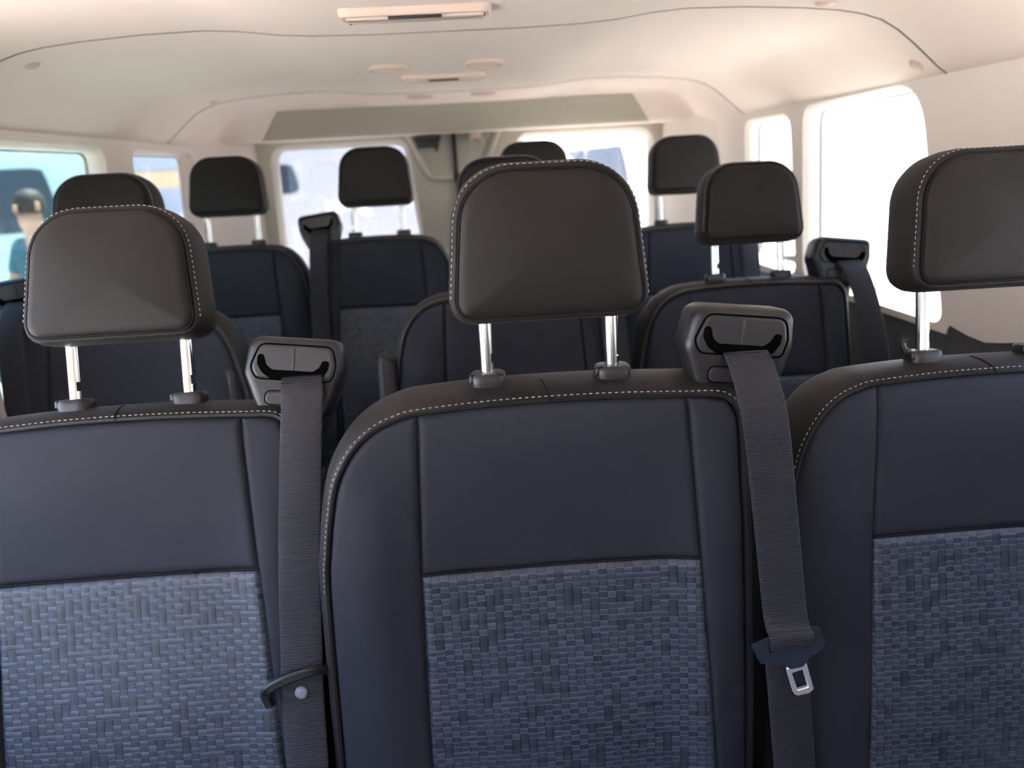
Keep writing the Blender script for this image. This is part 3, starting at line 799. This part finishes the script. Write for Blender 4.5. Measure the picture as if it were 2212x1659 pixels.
def clip(x, y, r_, label):
    z = ceil_z(x-XC, y); sl = (ceil_z(x-XC+.01, y)-ceil_z(x-XC-.01, y))/.02
    o = MB(); o.lathe([(1, .002), (1, -.002), (.8, -.004), (.3, -.0045)], (0, 0, 0), 20, sx=r_, sy=r_*1.15)
    ob = o.build('trim_clip', VENT); ob.location = (x, y, z); ob.rotation_euler = (0, -math.atan(sl), 0); tag(ob, label, 'trim clip', 'trim clips in the ceiling'); return ob
clip(.600, 1.372, .017, 'flat round clip in the ceiling near the first right seam')
clip(.815, 1.47, .014, 'round clip on the ceiling cove above the right side window')
clip(-.739, 1.50, .013, 'round clip in the ceiling at the far left')
clip(-.702, 2.40, .012, 'small round clip by the rear ceiling seam on the left')

# ------------------------------------------------------------------ outside
GROUND = mat('sunlit_paving', (.47, .44, .41), .9, noise=(1.5, .08), bump=(20, .3, .01))
g = MB(); g.grid([[(x, y, -.55) for x in (-60, -10, 0, 10, 60)] for y in (-60, -10, 0, 10, 60)])
structure(g.build('floor', GROUND, smooth=False))
def wheel(parent, c, r_=.34, w_=.22, ax='X', tyre=None):
    t = MB(); t.lathe([(.20, -w_/2), (r_-.03, -w_/2), (r_, -w_/2+.03), (r_, w_/2-.03), (r_-.03, w_/2), (.20, w_/2)], (0, 0, 0), 32, axis=ax); o = t.build('tyre', tyre or RUBBER, parent); o.location = c
    h = MB(); h.lathe([(.05, -w_/2-.004), (.205, -w_/2-.004), (.21, -w_/2+.03), (.21, w_/2-.03), (.205, w_/2+.004), (.05, w_/2+.004)], (0, 0, 0), 24, axis=ax); hb = h.build('rim', STEEL, o)
def vehicle(name, loc, rz, prof_, width, body, glass, wins, wheels, label, cat):
    """side profile (length, height) extruded across with tumblehome; windows as inset panels; x = length"""
    o = empty(name, loc, label, cat, rz=rz)
    out = resample(round_poly(prof_, .12, 5), 120)
    zmax = max(p[1] for p in out); rows = []
    for f_, ins in ((-1, .10), (-.985, .03), (-.93, 0), (0, 0), (.93, 0), (.985, .03), (1, .10)):
        row = []
        for p in offset_loop(out, -ins):
            tum = 1-.16*max(0, (p[1]-.95)/(zmax-.95))
            row.append((p[0], f_*width/2*tum, p[1]))
        rows.append(row)
    mb = MB(); mb.grid(rows, close_u=True); n = len(out)
    bd = mb
    for e in (0, 6):
        bd.f.append(tuple(range(e*n, (e+1)*n)))
    bd.build('body', body, o)
    for wn in wins:     # each: list of (length, height) on the near/far sides
        for s in (-1, 1):
            pts = resample(round_poly(wn, .06, 4), 40); m_ = MB()
            rws = []
            for d in (.0, .012):
                rws.append([(p[0], s*(width/2*(1-.16*max(0, (p[1]-.95)/(zmax-.95)))+d-.002), p[1]) for p in (pts if d == 0 else offset_loop(pts, -.01))])
            m_.grid(rws, close_u=True); m_.f.append(tuple(range(40, 80))); m_.build('side_window', glass, o, smooth=False)
    for wx in wheels:
        for s in (-1, 1):
            ar = MB(); ar.lathe([(.40, 0), (.40, .02), (.38, .025), (.30, .01)], (wx, s*(width/2-.01), .34), 28, axis='Y'); ar.build('wheel_arch', RUBBER, o)
            wheel(o, (wx, s*(width/2-.10), .34), ax='Y')
    return o
WHITE = mat('white_car_paint', (.75, .74, .72), .3, coat=.5)
GREYP = mat('grey_blue_paint', (.13, .16, .20), .4, coat=.3)
YELP = mat('yellow_paint', (.90, .66, .38), .5)
CARG = mat('dark_car_glass', (.03, .04, .055), .15, spec=.6)
suv = [(-2.3, .35), (2.3, .35), (2.35, .95), (1.35, 1.12), (.75, 1.72), (-1.9, 1.78), (-2.3, 1.1)]
cA = vehicle('parked_car', (-.17, 9.5, -.55), R(0), suv, 1.85, WHITE, CARG, [[(-1.66, 1.30), (-1.24, 1.30), (-1.30, 1.53), (-1.66, 1.53)]], (-1.45, 1.45), 'white car with one small dark side window parked behind the left rear door', 'car')
cB = vehicle('parked_car', (3.15, 13.0, -.55), R(-80), suv, 1.85, WHITE, CARG, [[(-1.75, 1.12), (-.75, 1.12), (-.75, 1.60), (-1.65, 1.60)], [(-.65, 1.12), (1.05, 1.12), (.62, 1.60), (-.65, 1.60)]], (-1.45, 1.45), 'pale car seen through the right rear door window', 'car')
bus = [(-2.6, .35), (2.6, .35), (2.6, 1.2), (2.4, 2.3), (-2.5, 2.4), (-2.6, 1.3)]
vehicle('parked_van', (-6.3, 8.0, -.55), R(28), bus, 1.9, mat('pale_blue_paint', (.45, .55, .56), .4), CARG, [[(-2.2, 1.4), (-1.0, 1.4), (-1.0, 2.0), (-2.2, 2.0)], [(-.8, 1.4), (.6, 1.4), (.6, 2.0), (-.8, 2.0)], [(.8, 1.4), (2.1, 1.4), (2.0, 2.0), (.8, 2.0)]], (-1.7, 1.7), 'pale blue grey van parked outside the left windows', 'van')
# low building with an ochre band behind the rear quarter window
bl = empty('building', (-9.9, 27, -.55), 'low pale building with ochre band outside the rear quarter window', 'building')
for nm, c, d, m_ in (('wall', (0, 0, 2.2), (9, 5, 4.4), mat('pale_render', (.50, .55, .62), .8)), ('ochre_band', (0, -2.52, 1.95), (7.4, .08, .5), YELP), ('roof', (0, 0, 4.5), (9.6, 5.6, .25), mat('roof_sheet', (.12, .14, .17), .7))):
    q = MB(); q.box(c, d, .03); q.build(nm, m_, bl)
# person outside the left window
SKIN = mat('skin', (.38, .20, .13), .5); SHIRT = mat('teal_shirt', (.03, .10, .13), .8); TROU = mat('blue_trousers', (.08, .12, .20), .8); HAIR = mat('dark_hair', (.02, .015, .012), .7)
def skinned(name, verts, edges, radii, m, parent, root=0):
    me = bpy.data.meshes.new(name); me.from_pydata(verts, edges, []); o = bpy.data.objects.new(name, me); COL.objects.link(o); o.parent = parent
    md = o.modifiers.new('skin', 'SKIN'); md.use_smooth_shade = True
    for i, r_ in enumerate(radii):
        v = me.skin_vertices[0].data[i]; v.radius = (r_, r_) if not isinstance(r_, tuple) else r_; v.use_root = (i == root)
    sb = o.modifiers.new('sub', 'SUBSURF'); sb.levels = 2; sb.render_levels = 2
    me.materials.append(m); return o
pe = empty('person', (-2.95, 5.6, -.55), 'person in a teal shirt and blue trousers standing outside the left window', 'person', rz=R(-25))
hand = []
V = [(0, 0, .95), (0, 0, 1.15), (0, .02, 1.38), (0, .01, 1.47), (0, -.02, 1.56), (0, -.03, 1.67),
     (.19, .02, 1.40), (.26, -.02, 1.14), (.24, -.16, .93), (.235, -.20, .86), (-.19, .02, 1.40), (-.27, -.04, 1.14), (-.16, -.26, 1.10), (-.12, -.32, 1.11),
     (.10, 0, .90), (.11, -.03, .50), (.11, .02, .09), (.11, -.14, .04), (-.10, 0, .90), (-.12, -.05, .50), (-.12, .03, .09), (-.13, -.13, .04)]
E_ = [(0, 1), (1, 2), (2, 3), (3, 4), (4, 5), (2, 6), (6, 7), (7, 8), (8, 9), (2, 10), (10, 11), (11, 12), (12, 13), (0, 14), (14, 15), (15, 16), (16, 17), (0, 18), (18, 19), (19, 20), (20, 21)]
Rr = [(.15, .11), (.14, .10), (.17, .11), .062, .078, .088, .06, .045, .032, .03, .06, .045, .032, .03, .09, .06, .045, .04, .09, .06, .045, .04]
for base, sgn in ((9, 1), (13, -1)):
    bx_, by_, bz_ = V[base]; d = (Vector(V[base])-Vector(V[base-1])).normalized()
    for k, (off, ln) in enumerate(((-.024, .07), (-.008, .085), (.008, .08), (.024, .065), (.036, .045))):
        a = Vector((bx_, by_, bz_))+d*.06+Vector((off, 0, 0)); b_ = a+d*ln*.6; c_ = b_+(d+Vector((0, -.4, -.3))).normalized()*ln*.4
        n0 = len(V); V += [tuple(a), tuple(b_), tuple(c_)]; E_ += [(base, n0), (n0, n0+1), (n0+1, n0+2)]; Rr += [.010, .009, .007]
body = skinned('body', V, E_, Rr, SKIN, pe)
skinned('shirt', [(0, 0, .93), (0, 0, 1.15), (0, .02, 1.36), (0, .015, 1.46), (.19, .02, 1.41), (.25, -.01, 1.20), (-.19, .02, 1.41), (-.26, -.02, 1.20)], [(0, 1), (1, 2), (2, 3), (2, 4), (4, 5), (2, 6), (6, 7)], [(.17, .13), (.16, .12), (.185, .125), .075, .08, .062, .08, .062], SHIRT, pe)
skinned('trousers', [(0, 0, .96), (.10, 0, .88), (.11, -.03, .50), (.11, .02, .12), (-.10, 0, .88), (-.12, -.05, .50), (-.12, .03, .12)], [(0, 1), (1, 2), (2, 3), (0, 4), (4, 5), (5, 6)], [(.165, .125), .105, .075, .06, .105, .075, .06], TROU, pe)
h_ = MB(); h_.lathe([(.01, .10), (.06, .085), (.088, .05), (.095, .0), (.085, -.05)], (0, -.005, 1.70), 20); h_.build('hair', HAIR, pe)
for nm, mbx in (('nose', (0, -.115, 1.675)),): 
    q = MB(); q.box(mbx, (.022, .03, .045), .008); q.build(nm, SKIN, pe)
for sx_ in (-1, 1):
    q = MB(); q.lathe([(.001, .010), (.007, .008), (.009, 0), (.006, -.006)], (sx_*.032, -.105, 1.70), 10, axis='Y'); q.build('eye', HAIR, pe)
    q = MB(); q.box((sx_*.088, -.02, 1.685), (.016, .035, .055), .007); q.build('ear', SKIN, pe)
q = MB(); q.box((0, -.106, 1.635), (.045, .012, .012), .005); q.build('mouth', mat('lips', (.3, .10, .08), .5), pe)
for c_ in (cA, cB):
    c_.scale = (1.25, 1.25, 1.25)
    for (xa, za, xb, zb) in ((1.30, 1.15, .79, 1.66), (-2.24, 1.18, -1.97, 1.66)):
        q = MB(); sg = 1 if xa > 0 else -1; nx, nz = (zb-za), -(xb-xa); L_ = math.hypot(nx, nz); nx, nz = abs(nx/L_)*sg, abs(nz/L_)
        q.grid([[(xa+nx*d, y*.72, za+nz*d) for y in (-1, 1)] + [(xb+nx*d, y*.60, zb+nz*d) for y in (1, -1)] for d in (-.02, .03)], close_u=True); q.f.append((4, 5, 6, 7))
        q.build('windscreen' if xa > 0 else 'rear_window', CARG, c_, smooth=False)
    for sg in (-1, 1):
        q = MB(); q.box((2.30, sg*.66, .78), (.10, .34, .14), .04); q.build('headlight', STEEL, c_)
